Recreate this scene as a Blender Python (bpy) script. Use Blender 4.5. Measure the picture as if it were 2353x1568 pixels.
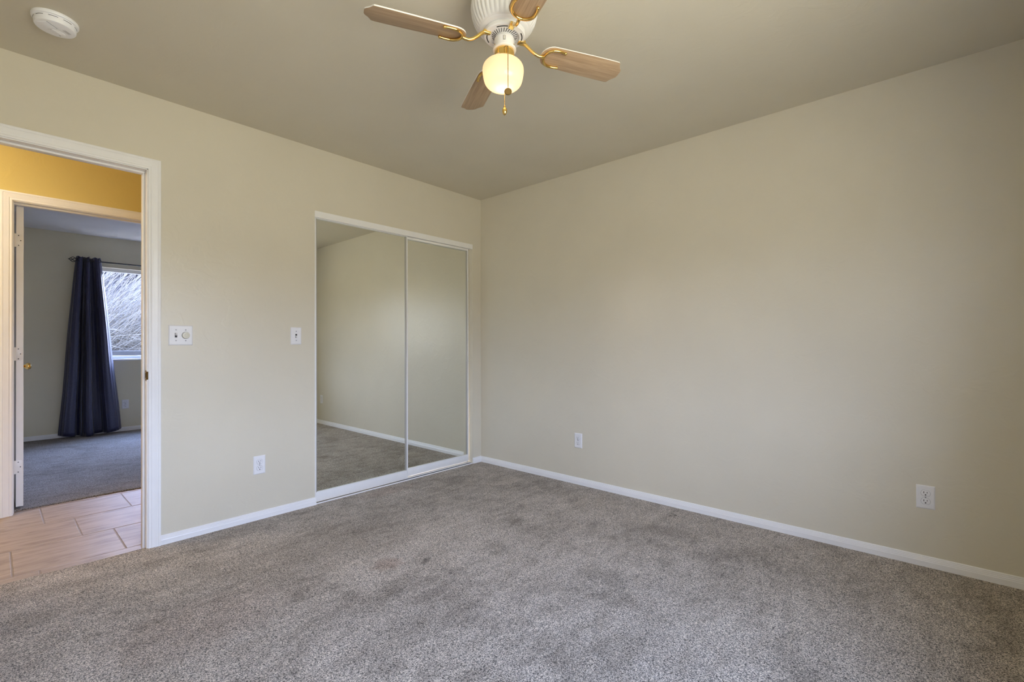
import bpy, bmesh, math, random
from mathutils import Vector, Matrix
for _o in list(bpy.data.objects): bpy.data.objects.remove(_o)
SC = bpy.context.scene
COL = SC.collection
PI = math.pi

# ------------------------------------------------------------------ camera
def make_camera():
    f, yaw, pitch, roll = 1073.348, 0.731676, 0.0034547, -0.0022368
    F = Vector((math.cos(yaw)*math.cos(pitch), math.sin(yaw)*math.cos(pitch), math.sin(pitch)))
    R = Vector((math.sin(yaw), -math.cos(yaw), 0)); U = R.cross(F)
    R, U = math.cos(roll)*R + math.sin(roll)*U, math.cos(roll)*U - math.sin(roll)*R
    d = bpy.data.cameras.new('camera'); d.sensor_width = 36; d.lens = f/2353*36
    d.shift_y = 4.585/2353; d.clip_start = 0.02; d.clip_end = 200
    o = bpy.data.objects.new('camera', d); COL.objects.link(o)
    M = Matrix((R, U, -F)).transposed().to_4x4(); M.translation = Vector((-3.05538, -3.13441, 1.0890))
    o.matrix_world = M
    SC.camera = o
make_camera()

# ------------------------------------------------------------------ sky, sun, exposure
SKY = 12.0
W = bpy.data.worlds.new('World'); SC.world = W; W.use_nodes = True
def build_world():
    nt = W.node_tree; n = nt.nodes; n.clear()
    tc = n.new('ShaderNodeTexCoord'); sp = n.new('ShaderNodeSeparateXYZ')
    nt.links.new(tc.outputs['Generated'], sp.inputs[0])
    rp = n.new('ShaderNodeValToRGB'); mr = n.new('ShaderNodeMapRange')
    mr.inputs['From Min'].default_value = -1; mr.inputs['From Max'].default_value = 1
    nt.links.new(sp.outputs['Z'], mr.inputs['Value']); nt.links.new(mr.outputs[0], rp.inputs[0])
    e = rp.color_ramp.elements
    def z(v): return (v+1)/2
    e[0].position = 0; e[0].color = (0.60, 0.54, 0.435, 1)           # sunlit dry ground
    e[1].position = 1; e[1].color = (0.45, 0.68, 1.25, 1)            # zenith
    for p, c in ((-0.10, (0.58, 0.53, 0.43)), (-0.01, (0.34, 0.31, 0.27)), (0.07, (0.30, 0.29, 0.28)),  # houses and trees along the horizon
                 (0.16, (0.88, 0.97, 1.30)), (0.45, (0.72, 0.86, 1.30))):
        x = e.new(z(p)); x.color = (*c, 1)
    # the +Y sky is boosted, and slightly bluer, to brighten the far bedroom
    m2 = n.new('ShaderNodeMapRange'); m2.inputs['From Min'].default_value = -0.2; m2.inputs['From Max'].default_value = 0.5
    nt.links.new(sp.outputs['Y'], m2.inputs['Value'])
    mx = n.new('ShaderNodeMix'); mx.data_type = 'RGBA'; mx.blend_type = 'MULTIPLY'
    nt.links.new(m2.outputs[0], mx.inputs['Factor']); nt.links.new(rp.outputs[0], mx.inputs[6])
    mx.inputs[7].default_value = (2.35, 2.35, 2.6, 1)
    bg = n.new('ShaderNodeBackground'); bg.inputs['Strength'].default_value = SKY
    nt.links.new(mx.outputs[2], bg.inputs['Color'])
    out = n.new('ShaderNodeOutputWorld'); nt.links.new(bg.outputs[0], out.inputs[0])
build_world()
def add_light(kind, name, loc, energy, color, rot=None, **kw):
    d = bpy.data.lights.new(name, kind); d.energy = energy; d.color = color
    for k, v in kw.items(): setattr(d, k, v)
    o = bpy.data.objects.new(name, d); COL.objects.link(o); o.location = loc
    if rot is not None: o.rotation_euler = rot
    return o
sun = add_light('SUN', 'sun', (6, 6, 6), 13.0, (1.0, 0.93, 0.82), angle=math.radians(0.53))
sun.rotation_euler = Vector((0.90, 0.03, 0.66)).to_track_quat('Z', 'Y').to_euler()
REAR = -3.52      # inner face of the window wall behind the camera
WIN_R = (-3.12, -1.50, 0.85, 2.06)      # its window: x0, x1, sill, head
FAR = 4.53        # inner face of the other bedroom's window wall
WIN_F = (-2.20, -0.75, 0.915, 2.068)
def portal(name, x0, x1, z0, z1, y, into):
    o = add_light('AREA', name, ((x0+x1)/2, y, (z0+z1)/2), 1, (1, 1, 1), shape='RECTANGLE', size=x1-x0, size_y=z1-z0)
    o.rotation_euler = Vector((0, -into, 0)).to_track_quat('Z', 'Y').to_euler()
    o.data.cycles.is_portal = True
portal('window_portal_rear', *WIN_R, REAR-0.13, 1)
portal('window_portal_far', *WIN_F, FAR+0.13, -1)
add_light('POINT', 'hall_lamp', (-3.95, 0.80, 2.22), 22, (1.0, 0.87, 0.72), shadow_soft_size=0.12)
SC.view_settings.view_transform = 'Standard'; SC.view_settings.look = 'None'
SC.view_settings.gamma = 1; SC.view_settings.use_curve_mapping = False
SC.view_settings.exposure = 0.72
SC.cycles.max_bounces = 14; SC.cycles.diffuse_bounces = 9; SC.cycles.glossy_bounces = 6
SC.cycles.transparent_max_bounces = 12
SC.cycles.sample_clamp_indirect = 6

# ------------------------------------------------------------------ materials
def new_mat(name):
    m = bpy.data.materials.new(name); m.use_nodes = True
    nt = m.node_tree; p = nt.nodes['Principled BSDF']
    return m, nt, p
def N(nt, t, **kw):
    n = nt.nodes.new(t)
    for k, v in kw.items():
        if hasattr(n, k): setattr(n, k, v)
        else: n.inputs[k].default_value = v
    return n
def coords(nt, scale=(1, 1, 1)):
    tc = N(nt, 'ShaderNodeTexCoord'); mp = N(nt, 'ShaderNodeMapping'); mp.inputs['Scale'].default_value = scale
    nt.links.new(tc.outputs['Object'], mp.inputs['Vector']); return mp.outputs[0]
def noise(nt, vec, scale, detail=2, rough=0.5, dist=0.0):
    n = N(nt, 'ShaderNodeTexNoise'); n.inputs['Scale'].default_value = scale; n.inputs['Detail'].default_value = detail
    n.inputs['Roughness'].default_value = rough; n.inputs['Distortion'].default_value = dist
    nt.links.new(vec, n.inputs['Vector']); return n.outputs[0]
def ramp(nt, fac, stops):
    r = N(nt, 'ShaderNodeValToRGB'); e = r.color_ramp.elements
    e[0].position, e[1].position = stops[0][0], stops[-1][0]
    e[0].color = (*stops[0][1], 1); e[1].color = (*stops[-1][1], 1)
    for p, c in stops[1:-1]:
        x = e.new(p); x.color = (*c, 1)
    nt.links.new(fac, r.inputs[0]); return r.outputs[0]
def mixc(nt, fac, a, b, mode='MIX'):
    m = N(nt, 'ShaderNodeMix', data_type='RGBA', blend_type=mode)
    for v, i in ((fac, 0), (a, 6), (b, 7)):
        if hasattr(v, 'links') or hasattr(v, 'is_linked'): nt.links.new(v, m.inputs[i])
        elif i == 0: m.inputs[0].default_value = v
        else: m.inputs[i].default_value = (*v, 1)
    return m.outputs[2]
def math_(nt, op, a, b=None):
    m = N(nt, 'ShaderNodeMath', operation=op)
    for v, i in ((a, 0), (b, 1)):
        if v is None: continue
        if hasattr(v, 'is_linked'): nt.links.new(v, m.inputs[i])
        else: m.inputs[i].default_value = v
    return m.outputs[0]
def bump(nt, p, h, strength, dist):
    b = N(nt, 'ShaderNodeBump'); b.inputs['Strength'].default_value = strength; b.inputs['Distance'].default_value = dist
    nt.links.new(h, b.inputs['Height']); nt.links.new(b.outputs[0], p.inputs['Normal'])
def plain(name, col, rough=0.5, metal=0.0, spec=0.5, fine=0.04, bscale=None, bst=0.0):
    m, nt, p = new_mat(name); v = coords(nt)
    a = tuple(c*(1-fine) for c in col); b = tuple(min(1, c*(1+fine)) for c in col)
    nt.links.new(ramp(nt, noise(nt, v, 14, 3), [(0.3, a), (0.7, b)]), p.inputs['Base Color'])
    p.inputs['Roughness'].default_value = rough; p.inputs['Metallic'].default_value = metal
    p.inputs['Specular IOR Level'].default_value = spec
    if bscale: bump(nt, p, noise(nt, v, bscale, 3), bst, 0.002)
    return m
def wall_paint(name, col, rough=0.36):
    m, nt, p = new_mat(name); v = coords(nt)
    a = tuple(c*0.985 for c in col); b = tuple(c*1.015 for c in col)
    nt.links.new(ramp(nt, noise(nt, v, 2.5, 4), [(0.35, a), (0.65, b)]), p.inputs['Base Color'])
    p.inputs['Roughness'].default_value = rough; p.inputs['Specular IOR Level'].default_value = 0.6
    # skip-trowel plaster: flat smears with soft rims, over a fine roller stipple
    sm = ramp(nt, noise(nt, v, 9, 3, 0.55, 1.2), [(0.50, (0, 0, 0)), (0.60, (1, 1, 1))])
    fn = noise(nt, v, 170, 2)
    h = math_(nt, 'ADD', math_(nt, 'MULTIPLY', sm, 1.0), math_(nt, 'MULTIPLY', fn, 0.35))
    bump(nt, p, h, 0.15, 0.0022)
    return m
M = {}
M['paint'] = wall_paint('beige_wall_paint', (0.664, 0.622, 0.512))
M['ceil'] = wall_paint('beige_ceiling_paint', (0.656, 0.610, 0.494), 0.7)
M['gold'] = wall_paint('gold_wall_paint', (0.66, 0.53, 0.19))
M['farpaint'] = wall_paint('beige_wall_paint_far', (0.71, 0.66, 0.50))
M['farceil'] = wall_paint('pale_ceiling_paint', (0.76, 0.73, 0.68), 0.7)
M['trim'] = plain('white_gloss_trim_paint', (0.85, 0.85, 0.86), 0.32, spec=0.5, fine=0.015)
M['plate'] = plain('white_plate_plastic', (0.80, 0.80, 0.82), 0.35, fine=0.01)
M['ivory'] = plain('ivory_plastic', (0.66, 0.64, 0.54), 0.35, fine=0.01)
M['dark'] = plain('dark_slot', (0.015, 0.015, 0.017), 0.6)
M['greyscrew'] = plain('painted_screw', (0.30, 0.30, 0.33), 0.45, metal=0.3)
M['alu'] = plain('white_aluminium', (0.84, 0.84, 0.84), 0.3, metal=0.0, spec=0.6, fine=0.015)
M['trackgrey'] = plain('grey_track', (0.10, 0.10, 0.10), 0.7, spec=0.2)
M['satin'] = plain('satin_aluminium', (0.50, 0.49, 0.46), 0.55, metal=0.4, fine=0.02)
M['brass'] = plain('polished_brass', (0.86, 0.60, 0.20), 0.14, metal=1.0, fine=0.03)
M['bronze'] = plain('antique_brass', (0.30, 0.21, 0.09), 0.35, metal=1.0, fine=0.2)
M['black'] = plain('black_iron', (0.012, 0.012, 0.014), 0.4, spec=0.5)
M['fanwhite'] = plain('white_enamel', (0.80, 0.80, 0.79), 0.28, fine=0.01)
M['detwhite'] = plain('white_detector_plastic', (0.90, 0.91, 0.95), 0.4, fine=0.01)
def mk_mirror():
    m, nt, p = new_mat('mirror_silver'); v = coords(nt)
    nt.links.new(ramp(nt, noise(nt, v, 1.5, 2), [(0.3, (0.83, 0.85, 0.80)), (0.7, (0.845, 0.865, 0.815))]), p.inputs['Base Color'])
    p.inputs['Metallic'].default_value = 1; p.inputs['Roughness'].default_value = 0.0
    return m
M['mirror'] = mk_mirror()
def mk_pane():
    m = bpy.data.materials.new('window_glass'); m.use_nodes = True; nt = m.node_tree; nt.nodes.clear()
    t = N(nt, 'ShaderNodeBsdfTransparent'); t.inputs[0].default_value = (0.95, 0.97, 0.97, 1)
    g = N(nt, 'ShaderNodeBsdfGlossy'); g.inputs['Roughness'].default_value = 0.02
    mx = N(nt, 'ShaderNodeMixShader'); mx.inputs[0].default_value = 0.05
    nt.links.new(t.outputs[0], mx.inputs[1]); nt.links.new(g.outputs[0], mx.inputs[2])
    o = N(nt, 'ShaderNodeOutputMaterial'); nt.links.new(mx.outputs[0], o.inputs[0]); return m
M['pane'] = mk_pane()
def mk_shade():
    m = bpy.data.materials.new('frosted_opal_glass'); m.use_nodes = True; nt = m.node_tree; nt.nodes.clear()
    v = coords(nt)
    col = ramp(nt, noise(nt, v, 8, 2), [(0.3, (0.80, 0.66, 0.50)), (0.7, (0.82, 0.68, 0.52))])
    d = N(nt, 'ShaderNodeBsdfDiffuse'); tr = N(nt, 'ShaderNodeBsdfTranslucent')
    nt.links.new(col, d.inputs[0]); nt.links.new(col, tr.inputs[0])
    m1 = N(nt, 'ShaderNodeMixShader'); m1.inputs[0].default_value = 0.6
    nt.links.new(d.outputs[0], m1.inputs[1]); nt.links.new(tr.outputs[0], m1.inputs[2])
    g = N(nt, 'ShaderNodeBsdfGlossy'); g.inputs['Roughness'].default_value = 0.15
    m2 = N(nt, 'ShaderNodeMixShader'); m2.inputs[0].default_value = 0.05
    nt.links.new(m1.outputs[0], m2.inputs[1]); nt.links.new(g.outputs[0], m2.inputs[2])
    e = N(nt, 'ShaderNodeEmission'); e.inputs[0].default_value = (1.0, 0.70, 0.45, 1); e.inputs[1].default_value = 0.13
    a = N(nt, 'ShaderNodeAddShader'); nt.links.new(m2.outputs[0], a.inputs[0]); nt.links.new(e.outputs[0], a.inputs[1])
    o = N(nt, 'ShaderNodeOutputMaterial'); nt.links.new(a.outputs[0], o.inputs[0]); return m
M['shade'] = mk_shade()
def mk_wood():
    m, nt, p = new_mat('pale_oak_veneer')
    v = coords(nt, (3.5, 60, 60))
    g = noise(nt, v, 1.0, 6, 0.6, 0.6)
    c = ramp(nt, g, [(0.28, (0.36, 0.245, 0.145)), (0.5, (0.48, 0.335, 0.205)), (0.72, (0.56, 0.41, 0.265))])
    v2 = coords(nt, (8, 260, 260)); f = noise(nt, v2, 1.0, 3)
    c = mixc(nt, 0.45, c, ramp(nt, f, [(0.35, (0.62, 0.58, 0.54)), (0.6, (1, 1, 1))]), 'MULTIPLY')
    nt.links.new(c, p.inputs['Base Color']); p.inputs['Roughness'].default_value = 0.42
    return m
M['wood'] = mk_wood()
def mk_carpet(name, base, spots):
    m, nt, p = new_mat(name); v = coords(nt)
    warp = N(nt, 'ShaderNodeVectorMath', operation='ADD')
    nz = N(nt, 'ShaderNodeTexNoise'); nz.inputs['Scale'].default_value = 60; nt.links.new(v, nz.inputs['Vector'])
    sc = N(nt, 'ShaderNodeVectorMath', operation='SCALE'); sc.inputs['Scale'].default_value = 0.012
    nt.links.new(nz.outputs['Color'], sc.inputs[0]); nt.links.new(v, warp.inputs[0]); nt.links.new(sc.outputs[0], warp.inputs[1])
    wv = warp.outputs[0]
    tuft = noise(nt, wv, 235, 3, 0.62, 0.35)
    fleck = noise(nt, wv, 460, 1, 0.5)
    h = math_(nt, 'ADD', math_(nt, 'MULTIPLY', tuft, 0.75), math_(nt, 'MULTIPLY', fleck, 0.25))
    def c(k): return tuple(x*k for x in base)
    col = ramp(nt, h, [(0.38, (0.035, 0.028, 0.023)), (0.455, c(0.52)), (0.53, c(1.25)), (0.61, c(2.0))])
    # traffic wear: broad soft patches and shorter brushed streaks
    w1 = noise(nt, coords(nt, (1, 1, 1)), 2.3, 5, 0.6, 0.8)
    w2 = noise(nt, coords(nt, (1.2, 2.6, 1)), 6.0, 4, 0.6, 0.5)
    wear = math_(nt, 'ADD', math_(nt, 'MULTIPLY', w1, 0.55), math_(nt, 'MULTIPLY', w2, 0.45))
    col = mixc(nt, 1.0, col, ramp(nt, wear, [(0.37, (0.66, 0.635, 0.61)), (0.47, (0.92, 0.905, 0.89)), (0.60, (1.14, 1.14, 1.15))]), 'MULTIPLY')
    # spills, dents and toned patches, with window light painted in as one
    sp = N(nt, 'ShaderNodeSeparateXYZ')
    jit = N(nt, 'ShaderNodeVectorMath', operation='ADD'); jn = N(nt, 'ShaderNodeTexNoise'); jn.inputs['Scale'].default_value = 22
    nt.links.new(v, jn.inputs['Vector'])
    js = N(nt, 'ShaderNodeVectorMath', operation='SCALE'); js.inputs['Scale'].default_value = 0.13
    jm = N(nt, 'ShaderNodeVectorMath', operation='SUBTRACT'); jm.inputs[1].default_value = (0.5, 0.5, 0.5)
    nt.links.new(jn.outputs['Color'], jm.inputs[0]); nt.links.new(jm.outputs[0], js.inputs[0])
    nt.links.new(v, jit.inputs[0]); nt.links.new(js.outputs[0], jit.inputs[1])
    nt.links.new(jit.outputs[0], sp.inputs[0])
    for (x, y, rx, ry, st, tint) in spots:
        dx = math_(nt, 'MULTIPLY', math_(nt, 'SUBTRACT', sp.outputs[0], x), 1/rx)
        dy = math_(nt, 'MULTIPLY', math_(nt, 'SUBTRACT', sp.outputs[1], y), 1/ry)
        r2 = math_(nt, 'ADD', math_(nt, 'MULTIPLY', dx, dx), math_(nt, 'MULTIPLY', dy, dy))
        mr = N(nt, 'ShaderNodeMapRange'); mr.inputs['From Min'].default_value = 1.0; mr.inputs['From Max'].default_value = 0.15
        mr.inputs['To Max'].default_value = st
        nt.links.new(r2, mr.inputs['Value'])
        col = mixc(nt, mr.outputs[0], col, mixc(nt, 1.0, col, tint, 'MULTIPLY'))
    nt.links.new(col, p.inputs['Base Color'])
    p.inputs['Roughness'].default_value = 0.95; p.inputs['Specular IOR Level'].default_value = 0.1
    p.inputs['Sheen Weight'].default_value = 0.15
    bump(nt, p, h, 0.9, 0.007)
    return m
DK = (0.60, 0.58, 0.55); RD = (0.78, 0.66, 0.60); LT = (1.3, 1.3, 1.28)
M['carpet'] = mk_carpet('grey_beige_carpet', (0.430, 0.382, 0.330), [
    (-1.85, -0.72, 0.62, 0.30, 0.45, DK), (-2.35, -0.55, 0.40, 0.16, 0.3, DK), (-2.5, -1.0, 0.35, 0.25, 0.35, RD), (-1.05, -2.6, 0.5, 0.3, 0.30, LT), (-2.1, -1.9, 0.3, 0.2, 0.25, LT),  # broad tone patches; the first LT one paints in daylight on the floor
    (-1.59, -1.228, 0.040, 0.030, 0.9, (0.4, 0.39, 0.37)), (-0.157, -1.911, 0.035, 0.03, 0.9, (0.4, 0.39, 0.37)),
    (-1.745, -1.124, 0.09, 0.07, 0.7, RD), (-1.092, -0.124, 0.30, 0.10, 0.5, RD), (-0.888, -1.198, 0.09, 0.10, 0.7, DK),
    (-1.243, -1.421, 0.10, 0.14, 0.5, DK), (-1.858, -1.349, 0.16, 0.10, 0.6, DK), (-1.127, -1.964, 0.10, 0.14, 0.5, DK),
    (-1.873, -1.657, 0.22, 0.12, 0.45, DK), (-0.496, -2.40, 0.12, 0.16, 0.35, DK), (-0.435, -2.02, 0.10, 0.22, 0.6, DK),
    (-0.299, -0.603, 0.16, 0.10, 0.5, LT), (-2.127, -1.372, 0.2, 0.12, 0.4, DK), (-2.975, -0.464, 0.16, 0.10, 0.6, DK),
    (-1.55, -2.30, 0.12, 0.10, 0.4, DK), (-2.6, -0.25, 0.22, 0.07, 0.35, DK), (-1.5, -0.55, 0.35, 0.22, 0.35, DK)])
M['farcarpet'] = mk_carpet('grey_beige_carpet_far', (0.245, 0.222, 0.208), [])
def mk_tile():
    m, nt, p = new_mat('beige_stone_tile'); v = coords(nt, (3, 14, 6))
    c = ramp(nt, noise(nt, v, 1.6, 6, 0.62, 0.6), [(0.3, (0.30, 0.225, 0.18)), (0.5, (0.42, 0.335, 0.275)), (0.72, (0.50, 0.41, 0.345))])
    nt.links.new(c, p.inputs['Base Color']); p.inputs['Roughness'].default_value = 0.40; p.inputs['Specular IOR Level'].default_value = 0.13
    bump(nt, p, noise(nt, coords(nt), 70, 3), 0.06, 0.001); return m
M['tile'] = mk_tile()
M['grout'] = plain('tan_grout', (0.30, 0.24, 0.19), 0.6, fine=0.08)
def mk_fabric():
    m, nt, p = new_mat('navy_blackout_fabric'); v = coords(nt)
    c = ramp(nt, noise(nt, coords(nt, (1, 1, 0.5)), 260, 2, 0.6), [(0.35, (0.012, 0.014, 0.050)), (0.65, (0.046, 0.050, 0.118))])
    nt.links.new(c, p.inputs['Base Color']); p.inputs['Roughness'].default_value = 0.42; p.inputs['Specular IOR Level'].default_value = 0.65
    p.inputs['Sheen Weight'].default_value = 0.2; p.inputs['Sheen Roughness'].default_value = 0.4
    bump(nt, p, noise(nt, v, 420, 2), 0.25, 0.001); return m
M['fabric'] = mk_fabric()
M['vinyl'] = plain('white_vinyl', (0.80, 0.80, 0.80), 0.35, fine=0.01)
M['twig'] = plain('pale_bare_twig', (0.112, 0.100, 0.088), 0.7, fine=0.25)
M['soil'] = plain('dry_soil', (0.34, 0.29, 0.24), 0.9, fine=0.3)
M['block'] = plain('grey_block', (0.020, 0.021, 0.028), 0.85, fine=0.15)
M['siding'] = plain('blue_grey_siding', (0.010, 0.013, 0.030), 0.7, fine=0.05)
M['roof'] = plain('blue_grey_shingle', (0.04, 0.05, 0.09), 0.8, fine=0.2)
M['ext'] = plain('tan_stucco', (0.50, 0.42, 0.32), 0.9, fine=0.05)

# ------------------------------------------------------------------ geometry helpers
def bm_new(): return bmesh.new()
def box(bm, x0, x1, y0, y1, z0, z1, mi=0, bev=0.0, seg=2):
    t = bmesh.new()
    vs = [t.verts.new((x, y, z)) for z in (z0, z1) for y in (y0, y1) for x in (x0, x1)]
    for f in ((0, 2, 3, 1), (4, 5, 7, 6), (0, 1, 5, 4), (2, 6, 7, 3), (0, 4, 6, 2), (1, 3, 7, 5)):
        t.faces.new([vs[i] for i in f])
    if bev > 0: bmesh.ops.bevel(t, geom=t.edges[:], offset=bev, segments=seg, affect='EDGES', profile=0.5)
    for f in t.faces: f.material_index = mi
    join(bm, t)
def join(bm, t, mat=None):
    if mat is not None: t.transform(mat)
    me = bpy.data.meshes.new('tmp'); t.to_mesh(me); t.free(); bm.from_mesh(me); bpy.data.meshes.remove(me)
def lathe(bm, prof, seg=48, mi=0, mat=None, ripple=None):
    t = bmesh.new(); rings = []
    for k, (r, z) in enumerate(prof):
        ring = []
        for i in range(seg):
            a = 2*PI*i/seg
            rr = r*(1 + (ripple(a, k) if ripple else 0))
            ring.append(t.verts.new((rr*math.cos(a), rr*math.sin(a), z)))
        rings.append(ring)
    for a, b in zip(rings, rings[1:]):
        for i in range(seg):
            j = (i+1) % seg; t.faces.new((a[i], a[j], b[j], b[i]))
    for ring in (rings[0], rings[-1]):
        try: t.faces.new(ring)
        except ValueError: pass
    bmesh.ops.remove_doubles(t, verts=t.verts[:], dist=1e-6)
    bmesh.ops.recalc_face_normals(t, faces=t.faces[:])
    for f in t.faces: f.material_index = mi
    join(bm, t, mat)
def tube(bm, pts, rad, seg=8, mi=0, cap=True):
    pts = [Vector(p) for p in pts]
    if not hasattr(rad, '__len__'): rad = [rad]*len(pts)
    t = bmesh.new(); rings = []; up = None
    for i, p in enumerate(pts):
        d = (pts[min(i+1, len(pts)-1)] - pts[max(i-1, 0)]).normalized()
        if up is None:
            up = Vector((0, 0, 1)) if abs(d.z) < 0.9 else Vector((1, 0, 0))
        s = d.cross(up).normalized(); up = s.cross(d).normalized()
        rings.append([t.verts.new(p + rad[i]*(math.cos(2*PI*k/seg)*s + math.sin(2*PI*k/seg)*up)) for k in range(seg)])
    for a, b in zip(rings, rings[1:]):
        for k in range(seg):
            j = (k+1) % seg; t.faces.new((a[k], a[j], b[j], b[k]))
    if cap:
        t.faces.new(rings[0]); t.faces.new(rings[-1])
    bmesh.ops.recalc_face_normals(t, faces=t.faces[:])
    for f in t.faces: f.material_index = mi
    join(bm, t)
def ball(bm, c, r, mi=0, sc=(1, 1, 1), seg=16):
    t = bmesh.new(); bmesh.ops.create_uvsphere(t, u_segments=seg, v_segments=seg//2, radius=r)
    t.transform(Matrix.Translation(c) @ Matrix.Diagonal((*sc, 1)))
    for f in t.faces: f.material_index = mi
    join(bm, t)
def prism(bm, outline, z0, z1, mi_bot=0, mi_side=0, mi_top=0, mat=None, bev=0.0):
    t = bmesh.new()
    a = [t.verts.new((x, y, z0)) for x, y in outline]; b = [t.verts.new((x, y, z1)) for x, y in outline]
    fb = t.faces.new(a[::-1]); ft = t.faces.new(b); n = len(a); sides = []
    for i in range(n): sides.append(t.faces.new((a[i], a[(i+1) % n], b[(i+1) % n], b[i])))
    fb.material_index = mi_bot; ft.material_index = mi_top
    for s in sides: s.material_index = mi_side
    bmesh.ops.recalc_face_normals(t, faces=t.faces[:])
    if bev > 0:
        es = [e for e in t.edges if (e.verts[0].co.z - e.verts[1].co.z) == 0]
        bmesh.ops.bevel(t, geom=es, offset=bev, segments=2, affect='EDGES', profile=0.5)
    join(bm, t, mat)
def sweep_line(bm, prof, length, mi=0, mat=None):
    """profile (t, z) extruded along +X from 0 to length; t is the thickness towards -Y"""
    t = bmesh.new()
    a = [t.verts.new((0, -p, z)) for p, z in prof]; b = [t.verts.new((length, -p, z)) for p, z in prof]
    n = len(prof)
    for i in range(n): t.faces.new((a[i], a[(i+1) % n], b[(i+1) % n], b[i]))
    t.faces.new(a); t.faces.new(b[::-1])
    bmesh.ops.recalc_face_normals(t, faces=t.faces[:])
    for f in t.faces: f.material_index = mi
    join(bm, t, mat)
def casing(bm, x0, x1, ztop, prof, z0=0.0, mat=None):
    """mitred door casing around an opening; profile (w outwards, t towards -Y)"""
    t = bmesh.new(); L = []
    for w, d in prof:
        L.append([t.verts.new(c) for c in ((x0-w, -d, z0), (x0-w, -d, ztop+w), (x1+w, -d, ztop+w), (x1+w, -d, z0))])
    n = len(L)
    for i in range(n):
        A, B = L[i], L[(i+1) % n]
        for k in range(3): t.faces.new((A[k], A[k+1], B[k+1], B[k]))
    t.faces.new([l[0] for l in L]); t.faces.new([l[3] for l in L][::-1])
    bmesh.ops.recalc_face_normals(t, faces=t.faces[:])
    join(bm, t, mat)
def obj(name, bm, mats, parent=None, smooth=None, label=None):
    me = bpy.data.meshes.new(name); bm.to_mesh(me); bm.free()
    for m in (mats if isinstance(mats, (list, tuple)) else [mats]): me.materials.append(M[m])
    o = bpy.data.objects.new(name, me); COL.objects.link(o)
    if smooth is not None:
        for p in me.polygons: p.use_smooth = True
        me.set_sharp_from_angle(angle=math.radians(smooth))
    if parent: o.parent = parent
    if label: o['label'] = label
    return o
def struct(name, bm, mats, parent=None, smooth=None, label=None):
    o = obj(name, bm, mats, parent, smooth, label)
    if parent is None: o['kind'] = 'structure'
    return o
def thing(name, label, cat, loc=(0, 0, 0), rot=(0, 0, 0), group=None):
    o = bpy.data.objects.new(name, None); COL.objects.link(o); o.location = loc; o.rotation_euler = rot
    o.empty_display_size = 0.05
    tag(o, label, cat, group); return o
def tag(o, label, cat, group=None):
    o['label'] = label; o['category'] = cat
    if group: o['group'] = group
    return o

# ------------------------------------------------------------------ shell: walls, floors, ceilings
H = 2.44
DX0, DX1, DZ = -3.270, -2.500, 2.034          # this room's doorway (finished jamb faces)
CX0, CX1, CZ = -1.582, -0.108, 2.010          # closet opening
FX0, FX1, FZ = -2.9615, -2.196, 2.028          # doorway of the room across the hall
WEST = -3.46
T = 0.115
def holes_wall(name, mat, x0, x1, y0, y1, holes, z1=H):
    """wall along X between y0..y1 with rectangular holes (xa, xb, za, zb)"""
    bm = bm_new(); cur = x0
    for xa, xb, za, zb in sorted(holes):
        if xa > cur: box(bm, cur, xa, y0, y1, -0.05, z1)
        if za > -0.05: box(bm, xa, xb, y0, y1, -0.05, za)
        if zb < z1: box(bm, xa, xb, y0, y1, zb, z1)
        cur = xb
    if cur < x1: box(bm, cur, x1, y0, y1, -0.05, z1)
    return struct(name, bm, mat)
J = 0.018      # jamb board thickness
# the partition with the door and the closet: room side beige, hall side gold
holes_wall('wall_left', 'paint', WEST-T, 0, 0, T-0.008, [(DX0-J, DX1+J, -0.05, DZ+J), (CX0, CX1, -0.05, CZ)])
holes_wall('wall_hall_near', 'gold', -5.6, -1.75, T-0.008, T, [(DX0-J, DX1+J, -0.05, DZ+J)])
bm = bm_new(); box(bm, 0, T, REAR-0.16, FAR+0.16, -0.05, H); struct('wall_right', bm, 'paint')
bm = bm_new(); box(bm, WEST-T, WEST, REAR-0.16, 0, -0.05, H); struct('wall_side', bm, 'paint')
holes_wall('wall_rear', 'paint', WEST, 0, REAR-0.16, REAR, [WIN_R])
# closet interior
bm = bm_new(); box(bm, CX0-0.06, 0, 0.70, 0.76, -0.05, H); box(bm, CX0-0.06, CX0, T, 0.70, -0.05, H); struct('wall_closet', bm, 'paint')
# hall
bm = bm_new(); box(bm, -1.75, -1.69, T, 1.30, -0.05, H); struct('wall_hall_end', bm, 'gold')
bm = bm_new(); box(bm, -5.7, -5.6, T-0.008, 1.42, -0.05, H); struct('wall_hall_west', bm, 'gold')
HF = 1.295     # hall face of the far partition
holes_wall('wall_hall_far', 'gold', -5.6, -1.69, HF, HF+0.06, [(FX0-J, FX1+J, -0.05, FZ+J)])
holes_wall('wall_far_near', 'farpaint', -5.6, 0, HF+0.06, HF+T, [(FX0-J, FX1+J, -0.05, FZ+J)])
holes_wall('wall_far', 'farpaint', -5.6, 0, FAR, FAR+0.16, [WIN_F])
bm = bm_new(); box(bm, -4.3, -4.2, HF+T, FAR, -0.05, H); struct('wall_far_side', bm, 'farpaint')
# ceilings
bm = bm_new(); box(bm, WEST-T, T, REAR-0.16, T-0.008, H, H+0.10); struct('ceiling', bm, 'ceil')
bm = bm_new(); box(bm, -5.7, T, T-0.008, HF+0.06, H, H+0.10); struct('ceiling_hall', bm, 'farceil')
bm = bm_new(); box(bm, -5.7, T, HF+0.06, FAR+0.16, H, H+0.10); struct('ceiling_far', bm, 'farceil')
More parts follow.
